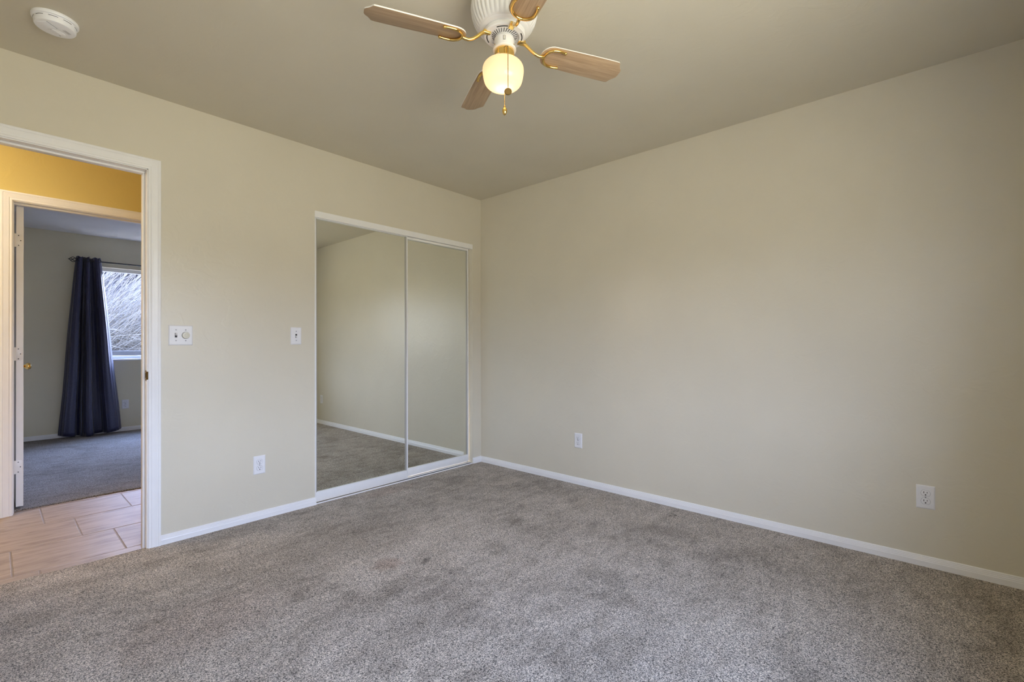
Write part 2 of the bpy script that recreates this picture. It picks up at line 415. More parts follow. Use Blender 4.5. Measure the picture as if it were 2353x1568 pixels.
# floors
def carpet_slab(name, mat, x0, x1, y0, y1, edge, edge_x0, edge_x1, seed):
    """carpet with its cut edge fraying a little along one side (edge = +1 the high y side, -1 the low one)"""
    rnd = random.Random(seed); bm = bm_new()
    n = 150; xs = [x0] + [edge_x0 + (edge_x1-edge_x0)*i/n for i in range(n+1)] + [x1]
    ye = y1 if edge > 0 else y0; yo = y0 if edge > 0 else y1
    top = []; low = []; inn = []
    for i, x in enumerate(xs):
        j = rnd.uniform(-0.004, 0.004) + 0.006*math.sin(x*9+seed)
        inn.append(bm.verts.new((x, ye-edge*0.014, 0.0)))
        top.append(bm.verts.new((x, ye+j-edge*0.003, -0.003)))
        low.append(bm.verts.new((x, ye+j, -0.03)))
    far = [bm.verts.new((x, yo, 0)) for x in xs]
    for i in range(len(xs)-1):
        for A, B in ((far, inn), (inn, top), (top, low)):
            bm.faces.new((A[i], A[i+1], B[i+1], B[i]))
    bmesh.ops.recalc_face_normals(bm, faces=bm.faces[:])
    for f in bm.faces:
        if f.normal.z < -0.5: f.normal_flip()
    return struct(name, bm, mat)
carpet_slab('floor', 'carpet', WEST-0.02, 0.02, REAR-0.05, 0.030, 1, DX0-J, DX1+J, 3)
carpet_slab('floor_far', 'farcarpet', -5.6, 0.02, 1.385, FAR+0.05, -1, FX0-J, FX1+J, 5)
def tile_floor():
    bm = bm_new(); box(bm, -5.7, -1.69, -0.06, 1.50, -0.06, -0.0125, mi=1)
    P, G = 0.412, 0.0065
    rows = [(-0.294, -2.898), (0.115, -2.567), (0.527, -2.705), (0.939, -2.84+0.424), (1.351, -2.55)]
    for y0, xj in rows:
        ya, yb = max(y0+G/2, 0.0), min(y0+P-G/2, 1.45)
        k = -8
        while xj + k*0.421 < -1.75:
            xa = max(xj + k*0.421 + G/2, -5.65); xb = min(xj + (k+1)*0.421 - G/2, -1.70); k += 1
            if xb - xa < 0.02 or yb - ya < 0.01: continue
            box(bm, xa, xb, ya, yb, -0.03, -0.010, mi=0, bev=0.0018, seg=2)
    struct('floor_hall', bm, ['tile', 'grout'])
tile_floor()

# ------------------------------------------------------------------ trim
BASE = [(0, -0.02), (0.013, -0.02), (0.013, 0.026), (0.0115, 0.030), (0.0115, 0.034), (0.0095, 0.037), (0.0095, 0.0405),
        (0.0072, 0.0435), (0.0072, 0.047), (0.005, 0.050), (0, 0.0515)]
def baseboard(name, x0, y0, length, rotz):
    bm = bm_new(); sweep_line(bm, BASE, length, mat=Matrix.Translation((x0, y0, 0)) @ Matrix.Rotation(rotz, 4, 'Z'))
    return struct(name, bm, 'trim')
baseboard('baseboard_left', -2.441, 0, (CX0+0.005)+2.441, 0)
baseboard('baseboard_closet', CX1-0.002, 0, -CX1+0.002, 0)
baseboard('baseboard_right', 0, 0, -REAR, -PI/2)
baseboard('baseboard_rear', 0, REAR, -WEST, PI)
baseboard('baseboard_side', WEST, REAR, -REAR, PI/2)
baseboard('baseboard_far', -4.2, FAR, 4.2, 0)
CAS = [(0, 0), (0, 0.0085), (0.003, 0.0105), (0.010, 0.0108), (0.0125, 0.0098), (0.0155, 0.0118), (0.020, 0.0125), (0.0235, 0.0120),
       (0.037, 0.0150), (0.0405, 0.0152), (0.042, 0.0142), (0.0436, 0.0160), (0.052, 0.0165), (0.0548, 0.0155), (0.056, 0.0130), (0.056, 0)]
def door_frame(name, x0, x1, zt, ya, yb, z0, stop_y, st=0.011):
    """jamb boards lining an opening through a wall from ya to yb, plus the stop and casings on both faces"""
    bm = bm_new()
    box(bm, x0-J, x0, ya-0.001, yb+0.001, z0, zt+J, bev=0.001, seg=1); box(bm, x1, x1+J, ya-0.001, yb+0.001, z0, zt+J, bev=0.001, seg=1)
    box(bm, x0-J, x1+J, ya-0.001, yb+0.001, zt, zt+J, bev=0.001, seg=1)
    fr = struct(name, bm, 'trim')
    s = bm_new(); s0, s1 = stop_y
    box(s, x0, x0+st, s0, s1, z0, zt-0.011, bev=0.0025); box(s, x1-st, x1, s0, s1, z0, zt-0.011, bev=0.0025)
    box(s, x0, x1, s0, s1, zt-0.011, zt, bev=0.003)
    obj('door_stop', s, 'trim', fr, 40)
    c = bm_new(); casing(c, x0-0.005, x1+0.005, zt+0.005, CAS, z0, Matrix.Translation((0, ya, 0)))
    obj('casing', c, 'trim', fr, 35)
    c = bm_new(); casing(c, -x1-0.005, -x0+0.005, zt+0.005, CAS, z0, Matrix.Translation((0, yb, 0)) @ Matrix.Rotation(PI, 4, 'Z'))
    obj('casing', c, 'trim', fr, 35)
    return fr
fr1 = door_frame('trim_1', DX0, DX1, DZ, 0, T, -0.012, (0.040, 0.076))
fr2 = door_frame('trim_2', FX0, FX1, FZ, HF, HF+T, -0.012, (HF+0.040, HF+0.076), 0.004)
# strike plate on the latch side jamb
def strike():
    bm = bm_new()
    box(bm, DX1-0.0016, DX1+0.001, 0.003, 0.030, 0.899, 0.955, bev=0.0012)
    pts = [(DX1-0.0010, 0.004, 0), (DX1-0.0018, -0.003, 0), (DX1+0.0012, -0.008, 0), (DX1+0.0055, -0.0095, 0)]
    for a, b in zip(pts, pts[1:]):
        t = bmesh.new()
        q = [t.verts.new((p[0], p[1], z)) for p in (a, b) for z in (0.906, 0.948)]
        t.faces.new((q[0], q[1], q[3], q[2]))
        bmesh.ops.solidify(t, geom=t.faces[:], thickness=0.0016); join(bm, t)
    o = obj('strike_plate', bm, 'bronze', fr1, 40, 'dark brass strike plate on the white door jamb')
    d = bm_new(); box(d, DX1-0.0022, DX1-0.0012, 0.010, 0.024, 0.914, 0.940); obj('latch_hole', d, 'dark', o)
strike()

# ------------------------------------------------------------------ door of the far bedroom, standing open, seen edge on
def far_door():
    piv = Vector((-2.9475, HF+T+0.003, 0))
    bm = bm_new(); L = 0.752
    box(bm, 0, 0.035, 0, L, 0.012, FZ-0.004, bev=0.0015)
    d = struct('door_1', bm, 'trim'); d.location = piv; d.rotation_euler = (0, 0, math.radians(0.3))
    d['label'] = 'white door standing open into the far bedroom, seen edge on'
    # raised panel mouldings on both faces
    for xs in (-0.0005, 0.0355):
        for (y0, y1, z0, z1) in ((0.11, 0.35, 0.22, 0.82), (0.41, 0.64, 0.22, 0.82), (0.11, 0.35, 1.0, 1.62), (0.41, 0.64, 1.0, 1.62), (0.11, 0.35, 1.73, 1.92), (0.41, 0.64, 1.73, 1.92)):
            p = bm_new(); box(p, xs-0.004, xs+0.004, y0, y1, z0, z1, bev=0.0035); obj('panel', p, 'trim', d)
    for zt, zb in ((1.841, 1.748), (1.080, 0.988), (0.318, 0.236)):
        zc = (zt+zb)/2; hh = 0.0445
        o = [(-0.0075, -hh), (0.018, -hh)]
        o += [(0.018+0.012*math.sin(a*PI/12), -hh+0.012-0.012*math.cos(a*PI/12)) for a in range(1, 7)]
        o += [(0.018+0.012*math.cos(a*PI/12), hh-0.012+0.012*math.sin(a*PI/12)) for a in range(0, 7)]
        o += [(-0.0075, hh)]
        p = bm_new(); prism(p, o, 0, 0.0022, mat=Matrix.Translation((0, 0.0002, zc)) @ Matrix.Rotation(PI/2, 4, 'X'), bev=0.0004)
        tube(p, [(-0.006, 0.002, zc-hh), (-0.006, 0.002, zc+hh)], 0.0055, 12)
        hg = obj('hinge', p, 'trim', d, 40)
        for (sx, sz) in ((0.011, 0.033), (0.021, 0.0), (0.011, -0.033)):
            s = bm_new(); lathe(s, [(0, 0), (0.0032, 0), (0.0026, 0.0006), (0, 0.0007)], 12, mat=Matrix.Translation((sx, -0.0020, zc+sz)) @ Matrix.Rotation(PI/2, 4, 'X'))
            obj('hinge_screw', s, 'dark', hg)
    kb = bm_new(); prof = [(0, 0), (0.031, 0), (0.032, 0.004), (0.026, 0.008), (0.013, 0.011), (0.0115, 0.026), (0.017, 0.034), (0.0255, 0.043), (0.027, 0.053), (0.022, 0.063), (0.012, 0.067), (0, 0.068)]
    lathe(kb, prof, 32, mat=Matrix.Translation((0.035, 0.692, 0.929)) @ Matrix.Rotation(PI/2, 4, 'Y'))
    lathe(kb, prof, 32, mat=Matrix.Translation((0.0, 0.692, 0.929)) @ Matrix.Rotation(-PI/2, 4, 'Y'))
    obj('knob', kb, 'brass', d, 40, 'round polished brass knob')
far_door()

# ------------------------------------------------------------------ mirrored closet doors
def track():
    bm = bm_new()
    box(bm, CX0, CX1, -0.005, 0.004, 1.965, CZ-0.001, bev=0.001)
    box(bm, CX0, CX1, 0.004, 0.085, CZ-0.012, CZ-0.001)
    box(bm, CX0, CX1, 0.036, 0.038, 1.968, CZ-0.012)
    o = obj('closet_door_track', bm, 'alu')
    tag(o, 'white metal head track along the top of the closet opening', 'track')
    bm = bm_new()
    box(bm, CX0, CX1, -0.004, 0.085, -0.02, 0.002, mi=1)
    for y in (-0.006, 0.036, 0.074): box(bm, CX0, CX1, y, y+0.0035, 0.0, 0.0085, bev=0.0008)
    o = obj('closet_floor_track', bm, ['alu', 'trackgrey'])
    tag(o, 'low white floor track under the mirrored closet doors', 'track')
track()
def mirror_door(name, label, x0, x1, y, ztop):
    t = thing(name, label, 'mirror door', ((x0+x1)/2, y, 0.012), group='sliding mirror doors of the closet')
    w = (x1-x0)/2; zt = ztop-0.012
    b = bm_new(); box(b, -w+0.006, w-0.006, 0.010, 0.014, 0.03, zt-0.006); obj('mirror', b, 'mirror', t)
    b = bm_new(); box(b, -w, w, 0, 0.018, 0.003, 0.064, bev=0.002); box(b, -w+0.012, w-0.012, -0.001, 0.006, 0.059, 0.066, bev=0.0015)
    obj('bottom_rail', b, 'alu', t, 40)
    b = bm_new(); box(b, -w, w, 0, 0.018, zt-0.020, zt, bev=0.002); obj('top_rail', b, 'alu', t, 40)
    for s in (-1, 1):
        b = bm_new()
        xs = sorted((s*w, s*(w-0.009))); box(b, xs[0], xs[1], -0.003, 0.019, 0.003, zt, bev=0.0012)
        st = obj('stile', b, 'alu', t, 40)
        b = bm_new(); xs = sorted((s*(w-0.0085), s*(w-0.0175))); box(b, xs[0], xs[1], 0.002, 0.016, 0.062, zt-0.016, bev=0.0012)
        obj('inner_bead', b, 'satin', st, 40)
mirror_door('sliding_mirror_door', 'wider left mirrored closet door, in front, reflecting floor and ceiling', CX0+0.006, -0.811, 0.014, 1.982)
mirror_door('sliding_mirror_door', 'right mirrored closet door nearest the room corner, set behind', -0.872, CX1-0.0115+0.006, 0.050, 1.976)

# ------------------------------------------------------------------ switches and outlets (built in a wall plane: x right, z up, front towards -Y)
def plate_bm(w, h, d=0.0055):
    bm = bm_new(); t = bmesh.new()
    a = [t.verts.new((x*w/2, 0.0005, z*h/2)) for x, z in ((-1, -1), (1, -1), (1, 1), (-1, 1))]
    b = [t.verts.new((x*(w/2-0.0005), -d*0.45, z*(h/2-0.0005))) for x, z in ((-1, -1), (1, -1), (1, 1), (-1, 1))]
    c = [t.verts.new((x*(w/2-0.005), -d, z*(h/2-0.005))) for x, z in ((-1, -1), (1, -1), (1, 1), (-1, 1))]
    for A, B in ((a, b), (b, c)):
        for i in range(4): t.faces.new((A[i], A[(i+1) % 4], B[(i+1) % 4], B[i]))
    t.faces.new(c); t.faces.new(a[::-1]); bmesh.ops.recalc_face_normals(t, faces=t.faces[:])
    join(bm, t); return bm
FRONT = Matrix.Rotation(PI/2, 4, 'X')       # local z -> -Y
def screw(parent, x, z, mat='greyscrew', d=0.0055, r=0.0033):
    b = bm_new(); lathe(b, [(0, -0.001), (r, -0.001), (r, 0.0004), (r*0.6, 0.0011), (0, 0.0012)], 14, mat=Matrix.Translation((x, -d, z)) @ FRONT)
    s = obj('screw', b, mat, parent, 40)
    return s
def outlet_half(zc):
    out = []
    for k in range(40):
        a = 2*PI*k/40; x, z = 0.0172*math.cos(a), 0.0172*math.sin(a)
        out.append((x, max(-0.0142, min(0.0142, z))))
    res = []
    for p in out:
        if not res or (abs(p[0]-res[-1][0]) + abs(p[1]-res[-1][1])) > 1e-5: res.append(p)
    return res
def outlet(label, loc, rotz):
    t = thing('wall_outlet', label, 'outlet', loc, (0, 0, rotz), 'white duplex wall outlets')
    pl = obj('cover_plate', plate_bm(0.070, 0.1143), 'plate', t)
    for zc in (0.0195, -0.0195):
        b = bm_new()   # dark gap line around the receptacle face, then the face
        o = outlet_half(zc)
        prism(b, [(x*1.055, z*1.06) for x, z in o], 0, 0.0059, 1, 1, 1, mat=Matrix.Translation((0, 0, zc)) @ FRONT)
        prism(b, o, 0.002, 0.0072, 0, 0, 0, mat=Matrix.Translation((0, 0, zc)) @ FRONT, bev=0.0006)
        r = obj('receptacle', b, ['plate', 'greyscrew'], t, 40)
        s = bm_new()
        box(s, -0.0075, -0.0051, -0.0076, -0.0066, zc-0.0005, zc+0.0085)
        box(s, 0.0051, 0.0073, -0.0076, -0.0066, zc+0.0008, zc+0.0082)
        obj('slot', s, 'dark', r)
        g = bm_new(); lathe(g, [(0, 0), (0.0029, 0), (0.0029, 0.0009), (0, 0.0009)], 14, mat=Matrix.Translation((0, -0.0068, zc-0.0075)) @ FRONT)
        obj('ground_hole', g, 'dark', r)
    screw(t, 0, 0)
    return t
outlet('white outlet low on the left wall, between the doorway and the closet', (-1.9355, -0.0004, 0.340), 0)
outlet('small white outlet on the right wall, nearer the closet corner', (-0.0004, -1.084, 0.340), -PI/2)
outlet('white outlet near the right edge, on the right wall, nearest the camera', (-0.0004, -3.110, 0.338), -PI/2)
outlet('small white outlet beside the navy curtain in the far bedroom', (-1.915, FAR-0.0004, 0.340), 0)
def toggle(parent, x, up):
    b = bm_new(); box(b, x-0.0055, x+0.0055, -0.0059, -0.004, -0.0125, 0.0125)
    s = obj('toggle_slot', b, 'dark', parent)
    b = bm_new(); t = bmesh.new()
    bmesh.ops.create_cube(t, size=1); t.transform(Matrix.Diagonal((0.0080, 0.016, 0.0095, 1)))
    bmesh.ops.bevel(t, geom=t.edges[:], offset=0.0015, segments=2, affect='EDGES')
    t.transform(Matrix.Translation((x, -0.009, 0.0045*up)) @ Matrix.Rotation(-0.50*up, 4, 'X')); join(b, t)
    obj('toggle', b, 'plate', parent, 40)
def switches():
    t = thing('dimmer_switch', 'wide double plate beside the doorway, toggle and round ivory dimmer', 'light switch', (-2.3475, -0.0004, 1.1455))
    obj('cover_plate', plate_bm(0.1135, 0.1115), 'plate', t)
    toggle(t, -0.0228, 1)
    for x in (-0.0228, 0.0228):
        for z in (-0.030, 0.030): screw(t, x, z)
    b = bm_new(); lathe(b, [(0, 0.0), (0.0200, 0.0), (0.0200, 0.0006), (0.0188, 0.001), (0, 0.001)], 40, mat=Matrix.Translation((0.0228, -0.0055, 0)) @ FRONT)
    obj('dial_rim', b, 'greyscrew', t, 40)
    b = bm_new(); lathe(b, [(0.0, 0.0), (0.0182, 0.0), (0.0182, 0.009), (0.0172, 0.012), (0.0085, 0.0128), (0.0075, 0.0118), (0, 0.0116)], 48, mat=Matrix.Translation((0.0228, -0.0055, 0)) @ FRONT)
    obj('dimmer_knob', b, 'ivory', t, 40, 'round ivory dimmer knob')
    t = thing('toggle_switch', 'narrow single switch plate beside the mirrored closet', 'light switch', (-1.709, -0.0004, 1.150))
    obj('cover_plate', plate_bm(0.070, 0.1143), 'plate', t)
    toggle(t, 0, -1)
    for z in (-0.030, 0.030): screw(t, 0, z)
switches()

# ------------------------------------------------------------------ smoke detector
def detector():
    t = thing('smoke_detector', 'round white smoke detector on the ceiling at the upper left', 'smoke detector', (-2.881, -0.438, H), (0, 0, math.radians(42)))
    b = bm_new(); lathe(b, [(0, 0.001), (0.072, 0.001), (0.0735, -0.002), (0.0735, -0.008), (0.071, -0.012), (0.063, -0.014), (0, -0.014)], 64); obj('mounting_ring', b, 'detwhite', t, 35)
    b = bm_new(); lathe(b, [(0, -0.010), (0.0655, -0.012), (0.0655, -0.020), (0.0645, -0.034), (0.062, -0.0380), (0.056, -0.0400), (0, -0.0405)], 64); bd = obj('body', b, 'detwhite', t, 35)
    for k in range(9):      # slots round the rim
        a0 = 2*PI*k/9 + 0.1; pts = [(0.0654*math.cos(a0+i*0.09), 0.0654*math.sin(a0+i*0.09), -0.0185) for i in range(6)]
        b = bm_new(); tube(b, pts, 0.0010, 6); obj('vent_slot', b, 'dark', bd)
    b = bm_new(); box(b, -0.050, -0.006, -0.012, 0.026, -0.0422, -0.037, bev=0.0012); obj('battery_door', b, 'detwhite', bd, 40)
    b = bm_new(); box(b, -0.0058, -0.0046, -0.013, 0.026, -0.0412, -0.038); box(b, -0.050, -0.005, -0.0136, -0.0124, -0.0412, -0.038)
    obj('door_seam', b, 'greyscrew', bd)
    o = []
    for k in range(48):
        a = 2*PI*k/48; o.append((0.022+0.025*math.cos(a), 0.010+0.020*math.sin(a)))
    b = bm_new(); prism(b, o, -0.0412, -0.037, bev=0.001); obj('test_button', b, 'detwhite', bd, 40)
    o = [(0.016+0.020*math.cos(2*PI*k/40), 0.012+0.009*math.sin(2*PI*k/40)) for k in range(40)]
    b = bm_new(); prism(b, o, -0.0422, -0.040, bev=0.0008); obj('button_ridge', b, 'detwhite', bd, 40)
    b = bm_new()
    for i in range(3): box(b, 0.006, 0.032, -0.026-i*0.0045, -0.0248-i*0.0045, -0.0407, -0.038)
    obj('sounder_slot', b, 'greyscrew', bd)
    b = bm_new(); box(b, 0.031, 0.041, 0.016, 0.0172, -0.0418, -0.040); obj('indicator', b, 'dark', bd)
detector()

# ------------------------------------------------------------------ ceiling fan
def fan():
    t = thing('ceiling_fan', 'white and brass ceiling fan with four wood blades and a lit glass globe', 'ceiling fan', (-1.7355, -1.9135, H))
    def A(z): return z - H
    # fluted motor housing against the ceiling
    NF = 40
    prof = [(0.086, 0.001), (0.100, -0.005), (0.104, -0.014), (0.110, -0.021), (0.120, -0.030), (0.1265, -0.046), (0.1275, -0.064),
            (0.1250, -0.084), (0.1195, -0.105), (0.1115, -0.122), (0.1045, -0.133), (0.097, -0.141)]
    def rip(a, k):
        amp = [0, 0, 0, 0.008, 0.030, 0.042, 0.042, 0.042, 0.040, 0.032, 0.014, 0][k]
        return amp*(abs(math.sin(a*NF/2 + k*0.16))-0.6)
    b = bm_new(); lathe(b, prof, NF*8, ripple=rip)
    lathe(b, [(0.097, -0.140), (0.091, -0.147), (0.070, -0.149), (0, -0.149)], 64)
    mh = obj('motor_housing', b, 'fanwhite', t, 60, 'white fluted motor housing')
    # rotor ring and vented hub below it
    b = bm_new()
    lathe(b, [(0.050, -0.147), (0.077, -0.147), (0.0805, -0.151), (0.0805, -0.162), (0.077, -0.166), (0.058, -0.167), (0.056, -0.160), (0.050, -0.158)], 64)
    rt = obj('rotor_ring', b, 'fanwhite', t, 40)
    for dg in (20, 108, 198, 290):
        b = bm_new(); a0 = math.radians(dg)
        tube(b, [(0.0675*math.cos(a0+i*0.07), 0.0675*math.sin(a0+i*0.07), -0.1660) for i in range(10)], 0.0024, 6); obj('ring_slot', b, 'dark', rt)
    b = bm_new(); lathe(b, [(0, -0.147), (0.054, -0.149), (0.052, -0.158), (0.040, -0.163), (0.030, -0.166), (0.028, -0.176), (0, -0.176)], 64)
    hb = obj('hub', b, 'fanwhite', t, 40)
    for k in range(28):
        a = 2*PI*k/28; b = bm_new()
        tube(b, [(r*math.cos(a+(r-0.034)*5), r*math.sin(a+(r-0.034)*5), z) for r, z in ((0.034, -0.1652), (0.041, -0.1630), (0.049, -0.1597))], 0.0013, 5)
        obj('vent', b, 'dark', hb)
    # switch housing
    b = bm_new(); lathe(b, [(0, -0.173), (0.036, -0.173), (0.0385, -0.176), (0.0385, -0.205), (0.0400, -0.208), (0.0440, -0.210), (0.0455, -0.214), (0.0445, -0.218), (0.0405, -0.219), (0, -0.219)], 64)
    sh = obj('switch_housing', b, 'fanwhite', t, 35, 'white cylindrical switch housing')
    ang = math.radians(222)        # the slide switch faces the camera
    def face(r, z): return Matrix.Translation((r*math.cos(ang), r*math.sin(ang), z)) @ Matrix.Rotation(ang, 4, 'Z')
    b = bm_new(); box(b, -0.001, 0.0022, -0.0027, 0.0027, -0.0065, 0.0065, bev=0.0006); b.transform(face(0.0385, -0.190)); obj('slide_switch', b, 'ivory', sh)
    b = bm_new(); box(b, -0.001, 0.0006, -0.0046, 0.0046, -0.0085, 0.0085); b.transform(face(0.0385, -0.190)); obj('switch_bezel', b, 'greyscrew', sh)
    for k in range(3):
        a = ang + math.radians(70)*(k-1) + (0.0 if k != 1 else PI); b = bm_new()
        lathe(b, [(0, 0), (0.003, 0), (0.002, 0.002), (0, 0.0022)], 12, mat=Matrix.Translation((0.038*math.cos(a), 0.038*math.sin(a), -0.201)) @ Matrix.Rotation(a, 4, 'Z') @ Matrix.Rotation(PI/2, 4, 'Y'))
        obj('screw', b, 'brass', sh)
    # brass fitter with a roped lower edge
    b = bm_new(); lathe(b, [(0.020, -0.218), (0.0375, -0.218), (0.0385, -0.232), (0.0405, -0.247), (0.0420, -0.254), (0.041, -0.258), (0.036, -0.259), (0.020, -0.257)], 64)
    for k in range(44):
        a = 2*PI*k/44; tube(b, [(0.0422*math.cos(a-0.05), 0.0422*math.sin(a-0.05), -0.2520), (0.0428*math.cos(a+0.05), 0.0428*math.sin(a+0.05), -0.2565)], 0.0018, 5)
    obj('shade_fitter', b, 'brass', t, 40, 'polished brass fitter above the globe')
    # bulb and globe, hanging a few millimetres out of true
    off = Vector((-0.0035, 0.004, 0))
    prof = [(0.0385, -0.246), (0.0390, -0.256), (0.047, -0.2585), (0.060, -0.2635), (0.0705, -0.2705), (0.0770, -0.279), (0.0798, -0.289), (0.0798, -0.299),
            (0.0785, -0.309), (0.0768, -0.319), (0.0752, -0.328), (0.0728, -0.3370), (0.0684, -0.3460), (0.0605, -0.3545), (0.0475, -0.3610), (0.0300, -0.3655), (0.0140, -0.3675), (0, -0.3680)]
    b = bm_new(); lathe(b, prof, 64, mat=Matrix.Translation(off))
    dele = [f for f in b.faces if len(f.verts) > 4]
    bmesh.ops.delete(b, geom=dele, context='FACES')
    gl = obj('glass_shade', b, 'shade', t, 180, 'lit frosted glass globe')
    sub = gl.modifiers.new('s', 'SUBSURF'); sub.levels = 1; sub.render_levels = 2
    # pull chains with fobs
    def chain(name, x, y, z0, z1, pre):
        b = bm_new()
        if pre: tube(b, pre, 0.0016, 6)
        z = z0
        while z > z1: ball(b, (x, y, z), 0.0019, seg=8); z -= 0.0046
        tube(b, [(x, y, z0), (x, y, z1)], 0.0006, 5)
        return b
    ex, ey = math.cos(ang), math.sin(ang); rx, ry = ey*-1, ex      # rx,ry: tangent
    px, py = 0.088*ex + 0.014*math.cos(ang+PI/2), 0.088*ey + 0.014*math.sin(ang+PI/2)
    b = chain('c', px, py, -0.262, -0.409, [(0.041*ex, 0.041*ey, -0.232), (0.050*ex+0.002*math.cos(ang+PI/2), 0.050*ey, -0.232), (0.066*ex+0.006*math.cos(ang+PI/2), 0.066*ey+0.006*math.sin(ang+PI/2), -0.240), (px*0.985, py*0.985, -0.254), (px, py, -0.266)])
    pc = obj('pull_chain', b, 'bronze', t, 60)
    b = bm_new(); lathe(b, [(0, -0.003), (0.0115, -0.003), (0.0140, 0), (0.0115, 0.003), (0, 0.003)], 28, mat=Matrix.Translation((px, py, -0.4225)) @ Matrix.Rotation(ang, 4, 'Z') @ Matrix.Rotation(PI/2, 4, 'Y'))
    obj('pull_fob', b, 'bronze', pc, 40)
    qx, qy = -0.030*ex, -0.030*ey
    b = chain('c', qx-0.0*ex, qy, -0.240, -0.421, None); pc = obj('pull_chain', b, 'brass', t, 60)
    b = bm_new(); lathe(b, [(0, 0.016), (0.003, 0.0155), (0.004, 0.013), (0.0035, 0.010), (0.0075, 0.006), (0.0092, 0), (0.008, -0.006), (0.0045, -0.012), (0, -0.015)], 24, mat=Matrix.Translation((qx, qy, -0.434)) @ Matrix.Diagonal((1.1, 1.1, 1.25, 1)))
    obj('pull_fob', b, 'brass', pc, 40)
    # blades and irons; local x runs out along the blade
    def blade_outline():
        r0, r1, w = 0.155, 0.518, 0.0565
        up = []
        for k in range(0, 9):        # round root
            a = PI - k*PI/16; up.append((r0+0.048 + 0.048*math.cos(a), (w-0.006)*math.sin(a)))
        up += [(0.26, w-0.004), (0.36, w-0.001), (0.44, w), (0.477, w)]
        up += [(0.489, w-0.0008), (0.493, w-0.0045), (0.4965, w-0.0115), (0.501, w-0.0190), (0.5065, w-0.0255), (0.512, w-0.0305), (0.5165, w-0.0370), (0.5185, w-0.046)]
        return up + [(x, -y) for x, y in reversed(up) if y > 1e-6]
    def arc(cx, cy, r, a0, a1, n, z): return [(cx + r*math.cos(a0+(a1-a0)*i/n), cy + r*math.sin(a0+(a1-a0)*i/n), z) for i in range(n+1)]
    zb = -0.196
    angs = [-26.5, 61.5, 153.5, 241.5]
    first = None; proto = []
    for k, dg in enumerate(angs):
        Rz = Matrix.Rotation(math.radians(dg), 4, 'Z'); Px = Matrix.Rotation(math.radians(-11), 4, 'X')
        if k == 0:
            b = bm_new(); prism(b, blade_outline(), -0.0028, 0.0028, 0, 1, 1, bev=0.0006)
            bl = obj('blade', b, ['wood', 'fanwhite'], t, 30)
            b = bm_new(); zu = -0.0072
            hs = arc(0.212, 0, 0.043, PI*0.5, PI*1.5, 20, zu)
            hs = [(0.243, 0.040, zu), (0.228, 0.043, zu)] + hs + [(0.228, -0.043, zu), (0.243, -0.040, zu)]
            tube(b, hs, [0.0048]*2 + [0.0055]*(len(hs)-4) + [0.0048]*2, 12)
            for s in (1, -1):
                ball(b, (0.244, 0.040*s, zu), 0.0062, seg=14)
            sw = [(0.169, 0, zu), (0.158, 0, zu-0.003), (0.144, 0, zu-0.004), (0.128, 0, zu+0.002), (0.112, 0, zu+0.013), (0.098, 0, zu+0.026), (0.084, 0, zu+0.036)]
            tube(b, sw, [0.0065, 0.0062, 0.006, 0.0058, 0.006, 0.0065, 0.007], 12)
            box(b, 0.058, 0.088, -0.010, 0.010, zu+0.032, zu+0.044, bev=0.002)
            ir = obj('blade_iron', b, 'brass', t, 40, 'polished brass blade bracket with horseshoe end')
        else:
            bl = proto[0].copy(); COL.objects.link(bl); bl.parent = t
            ir = proto[1].copy(); COL.objects.link(ir); ir.parent = t
        if k == 0: proto = [bl, ir]
        bl.matrix_local = Matrix.Translation((0, 0, zb)) @ Rz @ Px
        ir.matrix_local = Matrix.Translation((0, 0, zb)) @ Rz @ Matrix.Rotation(math.radians(-9), 4, 'X')
    # the lamp's own light: a bulb low inside the globe
    b = bm_new(); lathe(b, [(0, -0.250), (0.012, -0.251), (0.013, -0.266), (0.018, -0.276), (0.0235, -0.290), (0.0240, -0.301), (0.020, -0.313), (0.010, -0.320), (0, -0.322)], 32)
    bb = obj('bulb', b, 'fanwhite', t, 60)
    lp = add_light('POINT', 'bulb_glow', (-1.7355+off.x, -1.9135+off.y, H-0.337), 0.19, (1.0, 0.70, 0.48), shadow_soft_size=0.008)
fan()

# ------------------------------------------------------------------ windows
def window(name, x0, x1, z0, z1, y, into, mull=None):
    """vinyl window set in the wall whose inner face is at y; into = +1 when the room lies towards +Y"""
    d = -into; bm = bm_new()
    ya, yb = sorted((y + d*0.075, y + d*0.135)); f = 0.042
    for a in ((x0, x0+f, z0, z1), (x1-f, x1, z0, z1), (x0+f, x1-f, z0, z0+f), (x0+f, x1-f, z1-f, z1)):
        box(bm, a[0], a[1], ya, yb, a[2], a[3], bev=0.003)
    xm = (x0+x1)/2 if mull is None else mull
    box(bm, xm-0.022, xm+0.022, ya, yb, z0+f, z1-f, bev=0.003)
    w = struct(name, bm, 'vinyl')
    p = bm_new(); yp = y + d*0.105; box(p, x0+f-0.005, x1-f+0.005, yp-0.002, yp+0.002, z0+f-0.005, z1-f+0.005); obj('pane', p, 'pane', w)
    s = bm_new(); ys = sorted((y + d*0.078, y - d*0.012)); box(s, x0-0.02, x1+0.02, ys[0], ys[1], z0-0.018, z0+0.002, bev=0.003)
    obj('sill', s, 'trim', w)
    return w
window('window_1', *WIN_F, FAR, -1, mull=-1.25)
window('window_2', *WIN_R, REAR, 1)

